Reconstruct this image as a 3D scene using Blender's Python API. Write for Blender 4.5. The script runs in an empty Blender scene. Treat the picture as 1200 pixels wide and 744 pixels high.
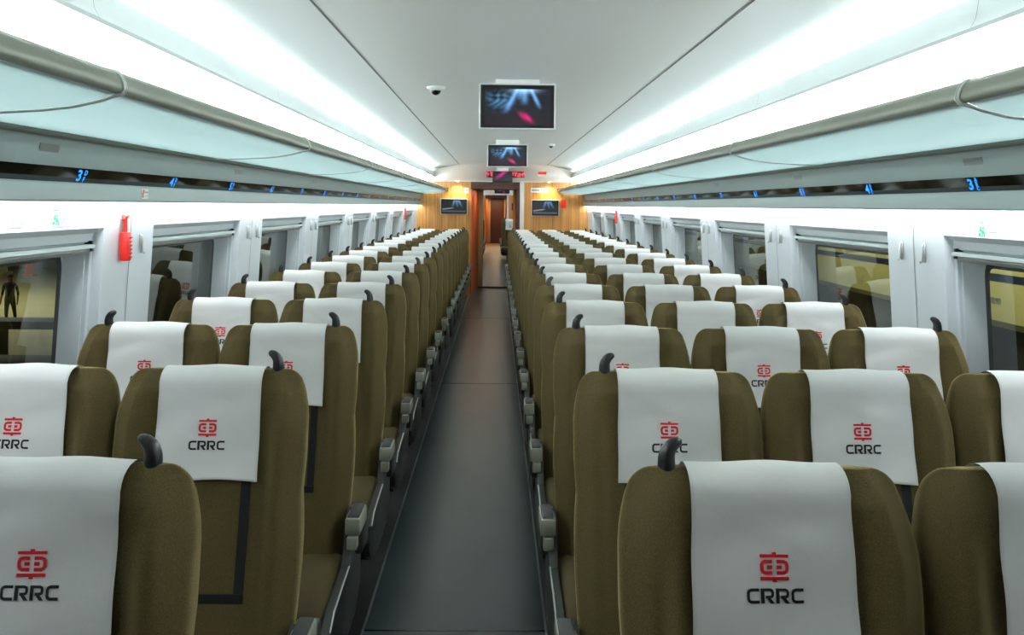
import bpy, bmesh, math, random
from mathutils import Vector, Matrix

# ------------------------------------------------------------------ camera
S = bpy.context.scene
C = S.collection
H = 1.62                     # eye height
CX = 0.11                    # centre line of the carriage
YN, YE = -0.9, 18.9          # near and far end of the saloon
PI = math.pi
cam_d = bpy.data.cameras.new('camera')
cam = bpy.data.objects.new('camera', cam_d)
C.objects.link(cam)
cam_d.sensor_width = 36.0
cam_d.lens = 1215 / 1200 * 36.0
cam_d.shift_y = -131 / 1200
cam_d.clip_start = 0.02
cam_d.clip_end = 300
cam.matrix_world = Matrix.Translation((0, 0, H)) @ Matrix.Rotation(-18 / 1215, 4, 'Z') @ Matrix.Rotation(PI / 2, 4, 'X') @ Matrix.Rotation(0.0095, 4, 'Z')
S.camera = cam

# ------------------------------------------------------------------ world, exposure, light levels
S.view_settings.view_transform = 'Standard'
S.view_settings.look = 'None'
S.view_settings.gamma = 1.0
S.view_settings.use_curve_mapping = False
S.view_settings.exposure = 0.3
S.cycles.use_denoising = True
S.cycles.max_bounces = 8
S.cycles.diffuse_bounces = 5
S.cycles.glossy_bounces = 4
S.cycles.transparent_max_bounces = 8
S.cycles.caustics_reflective = False
S.cycles.caustics_refractive = False
W = bpy.data.worlds.new('world')
S.world = W
W.use_nodes = True
W.node_tree.nodes['Background'].inputs[0].default_value = (0.02, 0.024, 0.03, 1)
W.node_tree.nodes['Background'].inputs[1].default_value = 0.3
E_STRIP = 5.2                # diffuser above the racks
E_SIDE = 0.0                # luminous side panels of the ceiling
E_WASH = 11.5                 # lamp strip washing the window walls
E_COVE = 52.0               # lamp tubes in the ceiling coves
YL = 0.3                    # the lamps begin a little beyond the near end
E_SPOT = 9.0                 # small downlights on the end wall


def area(name, loc, size, power, rot=(0, 0, 0), col=(1, 1, 1)):
    d = bpy.data.lights.new(name, 'AREA')
    d.shape = 'RECTANGLE'
    d.size, d.size_y = size
    d.energy = power
    d.color = col
    o = bpy.data.objects.new(name, d)
    C.objects.link(o)
    o.location = loc
    o.rotation_euler = rot
    return o


area('outside_fill', (-22, 38, 5), (14, 14), 1700, (0, 0, 0), (1, 0.95, 0.8))  # added fill light over the yard, not a fitting of the depot
area('outside_fill', (3.6, 11, 3.6), (0.8, 16), 420, (0, -0.75, 0), (1, 0.95, 0.75))  # added fill light aimed at the side of the neighbouring train


# ------------------------------------------------------------------ materials
def lin(c):
    return tuple(((v / 255) / 12.92 if v / 255 <= 0.04045 else ((v / 255 + 0.055) / 1.055) ** 2.4) for v in c)


def mat(name, rgb, rough=0.5, metal=0.0, emit=0.0, ecol=None, noise=None, bump=None, spec=0.5, sheen=0):
    m = bpy.data.materials.new(name)
    m.use_nodes = True
    nt = m.node_tree
    b = nt.nodes['Principled BSDF']
    col = lin(rgb) + (1,)
    b.inputs['Base Color'].default_value = col
    b.inputs['Roughness'].default_value = rough
    b.inputs['Metallic'].default_value = metal
    b.inputs['Specular IOR Level'].default_value = spec
    if sheen:
        b.inputs['Sheen Weight'].default_value = sheen
        b.inputs['Sheen Roughness'].default_value = 0.36
        b.inputs['Sheen Tint'].default_value = lin((216, 196, 140)) + (1,)
    if emit:
        b.inputs['Emission Color'].default_value = (lin(ecol) if ecol else (1, 1, 1)) + (1,)
        b.inputs['Emission Strength'].default_value = emit
    tc = nt.nodes.new('ShaderNodeTexCoord')
    if noise:
        sc, amt = noise[:2]
        mp = nt.nodes.new('ShaderNodeMapping')
        mp.inputs['Scale'].default_value = noise[2] if len(noise) > 2 else (1, 1, 1)
        nt.links.new(tc.outputs['Object'], mp.inputs[0])
        n = nt.nodes.new('ShaderNodeTexNoise')
        n.inputs['Scale'].default_value = sc
        n.inputs['Detail'].default_value = 4
        nt.links.new(mp.outputs[0], n.inputs['Vector'])
        r = nt.nodes.new('ShaderNodeValToRGB')
        r.color_ramp.elements[0].position = 0.3
        r.color_ramp.elements[1].position = 0.7
        r.color_ramp.elements[0].color = tuple(v * (1 - amt) for v in col[:3]) + (1,)
        r.color_ramp.elements[1].color = tuple(min(1, v * (1 + amt)) for v in col[:3]) + (1,)
        nt.links.new(n.outputs['Fac'], r.inputs[0])
        nt.links.new(r.outputs[0], b.inputs['Base Color'])
    if bump:
        sc, st = bump
        n = nt.nodes.new('ShaderNodeTexNoise')
        n.inputs['Scale'].default_value = sc
        n.inputs['Detail'].default_value = 3
        nt.links.new(tc.outputs['Object'], n.inputs['Vector'])
        bp = nt.nodes.new('ShaderNodeBump')
        bp.inputs['Strength'].default_value = st
        bp.inputs['Distance'].default_value = 0.002
        nt.links.new(n.outputs['Fac'], bp.inputs['Height'])
        nt.links.new(bp.outputs[0], b.inputs['Normal'])
    return m


M = {}
M['wall'] = mat('wall_laminate', (214, 221, 226), 0.35, spec=0.4)
M['ceiling'] = mat('ceiling_panel', (247, 250, 248), 0.5)
M['band'] = mat('ceiling_band', (176, 186, 186), 0.5)
M['side'] = mat('lit_ceiling_panel', (240, 244, 244), 0.5, emit=E_SIDE, ecol=(246, 254, 252))
M['strip'] = mat('lamp_diffuser', (250, 250, 250), 0.5, emit=E_STRIP, ecol=(250, 255, 253))
M['cove'] = mat('cove_tube', (250, 250, 250), 0.5, emit=E_COVE, ecol=(250, 255, 253))
M['wash'] = mat('lamp_tube', (250, 250, 250), 0.5, emit=E_WASH, ecol=(248, 253, 255))
M['seam'] = mat('panel_joint', (96, 96, 96), 0.7)
M['fascia'] = mat('fascia_grey', (150, 166, 164), 0.45)
M['soffit'] = mat('soffit_grey', (140, 155, 152), 0.45)
M['rail'] = mat('rack_rail', (124, 130, 118), 0.5, 0.15)
M['rib'] = mat('rib_silver', (196, 202, 200), 0.35, 0.0)
M['silver'] = mat('silver', (190, 194, 194), 0.28, 0.9)
M['steel'] = mat('dull_steel', (130, 134, 132), 0.35, 0.7)
M['bglass'] = mat('black_glass', (6, 7, 9), 0.06, spec=0.8)
M['blue'] = mat('blue_led', (10, 60, 120), 0.5, emit=1.3, ecol=(30, 140, 255))
M['red_led'] = mat('red_led', (120, 5, 20), 0.5, emit=2.2, ecol=(255, 40, 70))
M['black'] = mat('black_plastic', (14, 14, 15), 0.4)
M['hook'] = mat('soft_black_handle', (17, 19, 22), 0.42, bump=(300, 0.1))
M['rubber'] = mat('black_frit', (10, 11, 12), 0.25)
M['fabric'] = mat('olive_fabric', (86, 74, 46), 0.95, noise=(420, 0.3), bump=(700, 0.6), spec=0.12, sheen=1.0)
M['fabric_dark'] = mat('olive_fabric_seat', (68, 57, 38), 0.95, noise=(420, 0.25), bump=(700, 0.5), spec=0.12, sheen=0.5)
M['cover'] = mat('white_cover', (230, 229, 226), 0.8, bump=(60, 0.25), spec=0.2)
M['hem'] = mat('cover_hem', (224, 223, 220), 0.85)
M['strap'] = mat('black_band', (7, 7, 7), 0.8)
M['logo_red'] = mat('logo_red', (214, 10, 26), 0.6)
M['logo_black'] = mat('logo_black', (16, 14, 16), 0.6)
M['arm'] = mat('armrest_grey', (150, 150, 136), 0.45)
M['arm_pad'] = mat('armrest_pad', (58, 60, 60), 0.6)
M['shell'] = mat('seat_shell', (48, 50, 47), 0.4)
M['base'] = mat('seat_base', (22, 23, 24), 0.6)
M['floor'] = mat('floor_vinyl', (52, 63, 65), 0.28, noise=(3.0, 0.12), bump=(8, 0.12), spec=0.5)
M['floor_brown'] = mat('floor_brown', (150, 112, 70), 0.4, noise=(4, 0.1))
M['red'] = mat('red_plastic', (226, 34, 22), 0.4)
M['white'] = mat('white_enamel', (226, 230, 230), 0.4)
M['orange'] = mat('orange_laminate', (206, 96, 30), 0.45, noise=(2, 0.1, (20, 20, 0.6)))
M['beige'] = mat('beige_jamb', (158, 140, 108), 0.5)
M['brown'] = mat('dark_brown_laminate', (70, 32, 20), 0.45, noise=(2, 0.15, (20, 20, 0.6)))
M['green'] = mat('green_print', (40, 176, 110), 0.6)
M['greyprint'] = mat('grey_print', (150, 156, 158), 0.6)
M['paper'] = mat('paper', (232, 234, 228), 0.7)
M['spot'] = mat('spot_lens', (255, 240, 210), 0.4, emit=14, ecol=(255, 226, 170))
M['rug'] = mat('yard_floor', (160, 154, 108), 0.8, noise=(0.4, 0.12))
M['yardwall'] = mat('yard_wall', (120, 112, 84), 0.8, noise=(0.5, 0.15))
M['dark'] = mat('dark_steel', (26, 28, 30), 0.6)
M['cream'] = mat('cream_body', (196, 190, 122), 0.45)
M['navy'] = mat('navy_stripe', (28, 40, 78), 0.45)
M['navycloth'] = mat('navy_clothes', (26, 28, 44), 0.9)
M['skin'] = mat('skin', (170, 122, 96), 0.6)
M['hair'] = mat('hair', (16, 14, 14), 0.8)


def wood_material():
    m = bpy.data.materials.new('bamboo_wood')
    m.use_nodes = True
    nt = m.node_tree
    b = nt.nodes['Principled BSDF']
    b.inputs['Roughness'].default_value = 0.42
    tc = nt.nodes.new('ShaderNodeTexCoord')
    mp = nt.nodes.new('ShaderNodeMapping')
    mp.inputs['Scale'].default_value = (14, 14, 0.5)
    n = nt.nodes.new('ShaderNodeTexNoise')
    n.inputs['Scale'].default_value = 2.0
    n.inputs['Detail'].default_value = 5
    r = nt.nodes.new('ShaderNodeValToRGB')
    r.color_ramp.elements[0].position = 0.3
    r.color_ramp.elements[1].position = 0.72
    r.color_ramp.elements[0].color = lin((186, 126, 60)) + (1,)
    r.color_ramp.elements[1].color = lin((222, 166, 94)) + (1,)
    nt.links.new(tc.outputs['Object'], mp.inputs[0])
    nt.links.new(mp.outputs[0], n.inputs['Vector'])
    nt.links.new(n.outputs['Fac'], r.inputs[0])
    nt.links.new(r.outputs[0], b.inputs['Base Color'])
    return m


M['wood'] = wood_material()


def window_glass():
    m = bpy.data.materials.new('window_glass')
    m.use_nodes = True
    nt = m.node_tree
    nt.nodes.clear()
    out = nt.nodes.new('ShaderNodeOutputMaterial')
    mix = nt.nodes.new('ShaderNodeMixShader')
    fr = nt.nodes.new('ShaderNodeFresnel')
    fr.inputs[0].default_value = 1.75
    tr = nt.nodes.new('ShaderNodeBsdfTransparent')
    tr.inputs[0].default_value = (0.62, 0.68, 0.62, 1)
    gl = nt.nodes.new('ShaderNodeBsdfGlossy')
    gl.inputs['Roughness'].default_value = 0.0
    gl.inputs['Color'].default_value = (0.9, 0.95, 0.9, 1)
    nt.links.new(fr.outputs[0], mix.inputs[0])
    nt.links.new(tr.outputs[0], mix.inputs[1])
    nt.links.new(gl.outputs[0], mix.inputs[2])
    nt.links.new(mix.outputs[0], out.inputs[0])
    return m


M['glass'] = window_glass()


def frosted():
    m = bpy.data.materials.new('frosted_glass')
    m.use_nodes = True
    nt = m.node_tree
    nt.nodes.clear()
    out = nt.nodes.new('ShaderNodeOutputMaterial')
    mix = nt.nodes.new('ShaderNodeMixShader')
    mix.inputs[0].default_value = 0.7
    a = nt.nodes.new('ShaderNodeBsdfDiffuse')
    a.inputs[0].default_value = lin((192, 203, 203)) + (1,)
    t = nt.nodes.new('ShaderNodeBsdfTranslucent')
    t.inputs[0].default_value = lin((190, 203, 204)) + (1,)
    nt.links.new(a.outputs[0], mix.inputs[1])
    nt.links.new(t.outputs[0], mix.inputs[2])
    nt.links.new(mix.outputs[0], out.inputs[0])
    return m


M['frost'] = frosted()


def screen_material():
    m = bpy.data.materials.new('screen_picture')
    m.use_nodes = True
    nt = m.node_tree
    b = nt.nodes['Principled BSDF']
    b.inputs['Base Color'].default_value = (0.005, 0.005, 0.007, 1)
    b.inputs['Roughness'].default_value = 0.25
    at = nt.nodes.new('ShaderNodeVertexColor')
    at.layer_name = 'picture'
    nt.links.new(at.outputs[0], b.inputs['Emission Color'])
    b.inputs['Emission Strength'].default_value = 1.0
    return m


M['screen'] = screen_material()


# ------------------------------------------------------------------ mesh helpers
def link(name, me, m, parent=None, smooth=None):
    if not isinstance(m, (list, tuple)):
        m = [m]
    for x in m:
        me.materials.append(M[x] if isinstance(x, str) else x)
    if smooth is not None:
        for p in me.polygons:
            p.use_smooth = True
        me.set_sharp_from_angle(angle=math.radians(smooth))
    o = bpy.data.objects.new(name, me)
    C.objects.link(o)
    if parent:
        o.parent = parent
    return o


class MB:
    def __init__(s):
        s.v, s.f, s.m = [], [], []

    def add(s, vs, fs, mi=0):
        k = len(s.v)
        s.v += [tuple(p) for p in vs]
        s.f += [tuple(i + k for i in f) for f in fs]
        s.m += [mi] * len(fs)
        return s

    def box(s, a, b, mi=0):
        (x0, y0, z0), (x1, y1, z1) = a, b
        return s.hexa([(x0, y0, z0), (x1, y0, z0), (x1, y1, z0), (x0, y1, z0),
                       (x0, y0, z1), (x1, y0, z1), (x1, y1, z1), (x0, y1, z1)], mi)

    def hexa(s, p, mi=0):
        return s.add(p, [(0, 3, 2, 1), (4, 5, 6, 7), (0, 1, 5, 4), (1, 2, 6, 5), (2, 3, 7, 6), (3, 0, 4, 7)], mi)

    def rbox(s, a, b, r, mi=0, seg=2, fn=None):
        bm = bmesh.new()
        bmesh.ops.create_cube(bm, size=1)
        for v in bm.verts:
            v.co = Vector([(a[i] + b[i]) / 2 + v.co[i] * (b[i] - a[i]) for i in range(3)])
        bmesh.ops.bevel(bm, geom=list(bm.edges), offset=r, segments=seg, profile=0.5, affect='EDGES')
        bmesh.ops.recalc_face_normals(bm, faces=bm.faces)
        bm.verts.index_update()
        vs = [tuple(v.co) for v in bm.verts]
        if fn:
            vs = [fn(*p) for p in vs]
        s.add(vs, [[v.index for v in f.verts] for f in bm.faces], mi)
        bm.free()
        return s

    def tube(s, pts, r, n=8, mi=0, caps=True, rad=None):
        pts = [Vector(p) for p in pts]
        k = len(s.v)
        up0 = None
        for i, p in enumerate(pts):
            a = pts[max(0, i - 1)]
            b = pts[min(len(pts) - 1, i + 1)]
            d = (b - a).normalized()
            if up0 is None:
                up0 = Vector((0, 0, 1)) if abs(d.z) < 0.9 else Vector((0, 1, 0))
            x = d.cross(up0).normalized()
            y = x.cross(d).normalized()
            up0 = y
            rr = rad[i] if rad else r
            for j in range(n):
                t = 2 * PI * j / n
                s.v.append(tuple(p + (x * math.cos(t) + y * math.sin(t)) * rr))
        for i in range(len(pts) - 1):
            for j in range(n):
                a = k + i * n + j
                b = k + i * n + (j + 1) % n
                s.f.append((a, a + n, b + n, b))
                s.m.append(mi)
        if caps:
            s.f.append(tuple(k + j for j in range(n)))
            s.f.append(tuple(k + (len(pts) - 1) * n + j for j in reversed(range(n))))
            s.m += [mi, mi]
        return s

    def loft(s, loops, mi=0, cap=True, closed=True):
        k = len(s.v)
        n = len(loops[0])
        for L in loops:
            s.v += [tuple(p) for p in L]
        for i in range(len(loops) - 1):
            for j in range(n if closed else n - 1):
                a = k + i * n + j
                b = k + i * n + (j + 1) % n
                s.f.append((a, b, b + n, a + n))
                s.m.append(mi)
        if cap and closed:
            s.f.append(tuple(k + j for j in reversed(range(n))))
            s.f.append(tuple(k + (len(loops) - 1) * n + j for j in range(n)))
            s.m += [mi, mi]
        return s

    def mesh(s, name):
        me = bpy.data.meshes.new(name)
        me.from_pydata(s.v, [], s.f)
        for p, mi in zip(me.polygons, s.m):
            p.material_index = mi
        me.update()
        return me

    def build(s, name, m, parent=None, smooth=None):
        return link(name, s.mesh(name), m, parent, smooth)


def empty(name, loc=(0, 0, 0), rz=0.0, parent=None):
    o = bpy.data.objects.new(name, None)
    C.objects.link(o)
    o.location = loc
    o.rotation_euler = (0, 0, rz)
    o.empty_display_size = 0.1
    if parent:
        o.parent = parent
    return o


def tag(o, label, cat, group=None):
    o['label'] = label
    o['category'] = cat
    if group:
        o['group'] = group
    return o


def struct(o):
    o['kind'] = 'structure'
    return o


def copy_tree(o, parent=None):
    c = o.copy()
    C.objects.link(c)
    c.parent = parent
    for ch in list(o.children):
        copy_tree(ch, c)
    return c


def ss(a, b, x):
    t = max(0.0, min(1.0, (x - a) / (b - a)))
    return t * t * (3 - 2 * t)


ORD = ['', 'first', 'second', 'third', 'fourth', 'fifth', 'sixth', 'seventh', 'eighth', 'ninth', 'tenth', 'eleventh',
       'twelfth', 'thirteenth', 'fourteenth', 'fifteenth', 'sixteenth', 'seventeenth', 'eighteenth']


def sheet(prof, y0, y1, side, name, m, ny=1, smooth=None, parent=None, thick=0.0):
    """prof: (rel, z) points seen in cross-section, swept along the carriage; side -1 left, +1 right"""
    ys = [y0 + (y1 - y0) * i / ny for i in range(ny + 1)]
    mb = MB()
    if thick:
        # closed section: offset outwards
        pr = [Vector((a, b)) for a, b in prof]
        off = []
        for i, p in enumerate(pr):
            a = pr[max(0, i - 1)]
            b = pr[min(len(pr) - 1, i + 1)]
            d = (b - a).normalized()
            off.append(p + Vector((d.y, -d.x)) * thick)
        ring = pr + off[::-1]
        mb.loft([[(CX + side * p.x, y, p.y) for p in ring] for y in ys])
    else:
        mb.loft([[(CX + side * a, y, b) for a, b in prof] for y in ys], closed=False)
    return mb.build(name, m, parent, smooth)


# ------------------------------------------------------------------ the room shell
def wx(z):                    # inner wall surface, distance from the centre line
    if z > 1.5:
        return 1.545
    return 1.545 + 0.06 * (1.5 - z)


YF = 20.35                    # the end door plane
# floor with its rubber joints
mb = MB()
mb.box((CX - 1.7, YN - 1, -0.08), (CX + 1.7, YF, 0.0), 0)
struct(mb.build('floor', 'floor'))
for k, y in enumerate((3.95, 9.43, 14.9)):
    o = MB().box((-0.49, y - 0.006, -0.002), (0.2, y + 0.006, 0.0012)).build('trim_%d' % (k + 1), 'rubber')
    struct(o)
for k, (x, sgn) in enumerate(((-0.493, 1), (0.203, 1))):
    struct(MB().box((x - 0.004, YN, 0.0), (x + 0.004, YE - 0.1, 0.004)).build('trim_%d' % (k + 4), 'silver'))

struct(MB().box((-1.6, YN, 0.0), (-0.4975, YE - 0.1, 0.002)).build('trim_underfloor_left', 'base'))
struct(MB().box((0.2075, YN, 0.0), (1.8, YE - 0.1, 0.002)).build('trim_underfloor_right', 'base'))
# side walls with window holes
PER, LEN = 2.02, 1.47
WIN = [4.365 + PER * (k - 2) for k in range(1, 9)]
WIN = [2.345 - PER] + WIN[0:]          # from behind the first pillar to the end
WIN = [w for w in WIN if w + LEN < YE - 0.2]
ZT, ZB = 1.525, 0.74
for side, nm in ((-1, 'left'), (1, 'right')):
    mb = MB()
    zs = [0.0, 0.3, ZB, ZT, 1.56, 1.59, 1.62]
    ys = [YN]
    for w in WIN:  # added dark blocker, hides the lit yard from the farther left windows
        ys += [w, w + LEN]
    ys.append(YE)
    for i in range(len(ys) - 1):
        for j in range(len(zs) - 1):
            if i % 2 == 1 and j == 2:
                continue
            p = [(CX + side * wx(z), y, z) for y, z in ((ys[i], zs[j]), (ys[i + 1], zs[j]), (ys[i + 1], zs[j + 1]), (ys[i], zs[j + 1]))]
            mb.add(p, [(0, 1, 2, 3)])
    struct(mb.build('wall_' + nm, 'wall'))
    # outer skin keeps outside light out of the cavity
    sk = MB()
    for i in range(len(ys) - 1):
        ya = ys[i] + (0.13 if (i % 2 == 0 and i > 0) else (-0.05 if i % 2 else 0))
        yb = ys[i + 1] + (-0.05 if (i % 2 == 0 and i < len(ys) - 2) else (0.13 if i % 2 else 0))
        for (z0, z1) in ((-0.1, ZB - 0.08), (ZB - 0.08, ZT + 0.03), (ZT + 0.03, 1.9), (1.9, 2.6)):
            if i % 2 == 1 and z0 == ZB - 0.08:
                continue
            sk.add([(CX + side * 1.72, ya, z0), (CX + side * 1.72, yb, z0), (CX + side * 1.72, yb, z1), (CX + side * 1.72, ya, z1)], [(0, 1, 2, 3)])
    struct(sk.build('wall_outer_' + nm, 'dark'))

WN = 0
for side, nm in ((-1, 'left'), (1, 'right')):
    for wi, w in enumerate(WIN):
        WN += 1
        root = struct(empty('window_%d' % WN, (0, 0, 0)))

        def P(y, z, d, side=side):
            return (CX + side * (wx(z) + d), y, z)

        def ringfaces(mb, A, B, mi=0):
            n = len(A)
            mb.add(A + B, [(i, (i + 1) % n, n + (i + 1) % n, n + i) for i in range(n)], mi)

        def rect(y0, y1, z0, z1, d):
            return [P(y0, z0, d), P(y1, z0, d), P(y1, z1, d), P(y0, z1, d)]

        y0, y1 = w, w + LEN
        fr = MB()
        R0 = rect(y0, y1, ZB, ZT, 0.0)
        Ra = rect(y0 + 0.004, y1 - 0.004, ZB + 0.012, ZT - 0.02, 0.036)
        R1 = rect(y0 + 0.016, y1 - 0.016, ZB + 0.05, ZT - 0.05, 0.042)
        R2 = rect(y0 + 0.017, y1 - 0.017, ZB + 0.055, ZT - 0.055, 0.056)
        R3 = rect(y0 + 0.024, y1 - 0.024, ZB + 0.06, ZT - 0.06, 0.057)
        R4 = rect(y0 + 0.045, y1 - 0.045, ZB + 0.08, ZT - 0.08, 0.128)
        for A, B in ((R0, Ra), (Ra, R1), (R1, R2), (R2, R3), (R3, R4)):
            ringfaces(fr, A, B)
        fr.build('window_frame', 'wall', root)
        # rounded black glass border
        ya, yb, za, zb, rr = y0 + 0.045, y1 - 0.045, ZB + 0.08, ZT - 0.08, 0.07
        outer = []
        inner = []
        bw = 0.045
        for cy, cz, a0 in ((yb - rr, zb - rr, 0), (ya + rr, zb - rr, 90), (ya + rr, za + rr, 180), (yb - rr, za + rr, 270)):
            for k in range(6):
                t = math.radians(a0 + 18 * k)
                dy, dz = math.cos(t), math.sin(t)
                outer.append(P(cy + dy * rr, cz + dz * rr, 0.127))
                inner.append(P(cy + dy * (rr - bw + 0.01), cz + dz * (rr - bw + 0.01), 0.1275))
        g = MB()
        ringfaces(g, outer, inner)
        # white corner fillets between the square reveal and the rounded border
        sq = MB()
        corners = ((yb, zb), (ya, zb), (ya, za), (yb, za))
        for q in range(4):
            cpt = P(corners[q][0], corners[q][1], 0.1275)
            seg = outer[q * 6:q * 6 + 6]
            seg = [(x, y, z) for x, y, z in seg]
            sq.add([cpt] + seg, [(0, k + 1, k + 2) for k in range(5)])
        sq.build('reveal_corner', 'wall', root)
        g.build('black_border', 'rubber', root)
        gp = MB()
        gp.add(inner, [tuple(range(len(inner)))] if side < 0 else [tuple(reversed(range(len(inner))))])
        gp.build('pane', 'glass', root)
        # roller blind cassette and its bottom bar at the head of the window
        bl = MB()
        dd = 0.05

        def Q(d):
            return CX + side * (1.545 + d)
        bl.hexa([(Q(0.022), y0 + 0.022, 1.452), (Q(0.022), y1 - 0.022, 1.452), (Q(0.075), y1 - 0.022, 1.455), (Q(0.075), y0 + 0.022, 1.455),
                 (Q(0.024), y0 + 0.022, 1.466), (Q(0.024), y1 - 0.022, 1.466), (Q(0.075), y1 - 0.022, 1.466), (Q(0.075), y0 + 0.022, 1.474)])
        bl.build('blind_bar', 'fascia', root, 20)
        b2 = MB().tube([(Q(0.05), y0 + 0.026, 1.443), (Q(0.05), y1 - 0.026, 1.443)], 0.013, 10)
        b2.build('roller_blind', 'steel', root, 30)
        for yy in (y0 + 0.02, y1 - 0.034):
            MB().box((min(Q(0.03), Q(0.07)), yy, 1.44), (max(Q(0.03), Q(0.07)), yy + 0.014, 1.478)).build('blind_bracket', 'black', root)

# pillar joints
k = 6
for side in (-1, 1):
    for wi in range(len(WIN) - 1):
        yc = (WIN[wi] + LEN + WIN[wi + 1]) / 2
        mb = MB()
        zz = [0.3, 0.9, 1.3, 1.5, 1.56, 1.6]
        loops = []
        for z in zz:
            x = CX + side * (wx(z) - 0.0012)
            loops.append([(x, yc - 0.0025, z), (x, yc + 0.0025, z)])
        mb.loft(loops, closed=False)
        struct(mb.build('trim_%d' % k, 'seam'))
        k += 1

# fascia, black display slot, soffit
for side, nm in ((-1, 'left'), (1, 'right')):
    o = sheet([(1.545, H + 0.0), (1.478, H + 0.0), (1.472, H + 0.005), (1.472, H + 0.056), (1.476, H + 0.0615), (1.545, H + 0.063)], YN, YE, side,
              'trim_fascia_' + nm, 'fascia', smooth=25)
    struct(o)
    o = sheet([(1.515, H + 0.113), (1.482, H + 0.110), (1.476, H + 0.125), (1.468, H + 0.175), (1.455, H + 0.215)], YN, YE, side, 'trim_soffit_' + nm, 'soffit', ny=8, smooth=25)
    struct(o)
    # rear wall above the racks
    o = sheet([(1.47, H + 0.20), (1.45, H + 0.30), (1.43, H + 0.34)], YN, YE, side, 'wall_upper_' + nm, 'ceiling')
    struct(o)

# ceiling: centre panel, lit side panels, grey band
prof = []
for i in range(13):
    a = -0.77 + 1.54 * i / 12
    prof.append((a, H + 0.745 - 0.025 * (abs(a) / 0.77) ** 2))
mb = MB()
mb.loft([[(CX + a, y, z) for a, z in prof] for y in (YN, YE)], closed=False)
struct(mb.build('ceiling', 'ceiling', smooth=30))
struct(MB().box((CX - 1.8, YN - 1, H + 0.95), (CX + 1.8, YF + 0.2, H + 1.0)).build('roof', 'dark'))
for side, nm in ((-1, 'left'), (1, 'right')):
    pr = [(0.776, H + 0.72), (0.95, H + 0.712), (1.12, H + 0.69), (1.25, H + 0.66), (1.33, H + 0.625), (1.335, H + 0.58)]
    o = sheet(pr, YN, YE, side, 'ceiling_side_' + nm, 'side', smooth=30)
    struct(o)
    o = sheet([(0.768, H + 0.7185), (0.778, H + 0.7185)], YN, YE, side, 'trim_seam_' + nm, 'seam')
    struct(o)
    o = sheet([(1.262, H + 0.57), (1.256, H + 0.606), (1.252, H + 0.612), (1.246, H + 0.606), (1.236, H + 0.54), (1.222, H + 0.514), (1.24, H + 0.508)], YN, YE, side, 'ceiling_band_' + nm, 'band', smooth=30)
    struct(o)
    for q in range(8):
        yj = 2.9 + 2.45 * q
        if yj < YE:
            struct(sheet([(1.2445, H + 0.604), (1.2345, H + 0.54), (1.2205, H + 0.514)], yj, yj + 0.003, side, 'trim_joint', 'seam'))

# luminous diffusers and wall washing lamps (real lamps of the carriage)
for side, nm in ((-1, 'left'), (1, 'right')):
    o = sheet([(1.235, H + 0.518), (1.33, H + 0.47), (1.39, H + 0.40), (1.42, H + 0.33)], YL, YE, side, 'light_strip', 'strip', smooth=40)
    tag(o, 'long white luminous strip above the %s luggage rack' % nm, 'light')
    o = sheet([(1.262, H + 0.575), (1.275, H + 0.592), (1.30, H + 0.592), (1.335, H + 0.582)], YL, YE - 0.9, side, 'cove_light', 'cove')
    tag(o, 'hidden cove lamp behind the grey band lighting the ceiling, %s side' % nm, 'light')
    o = sheet([(1.480, H - 0.001), (1.538, H - 0.001)], YL, YE, side, 'wall_light', 'wash')
    tag(o, 'slim lamp under the grey fascia washing the %s window wall' % nm, 'light')


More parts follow.
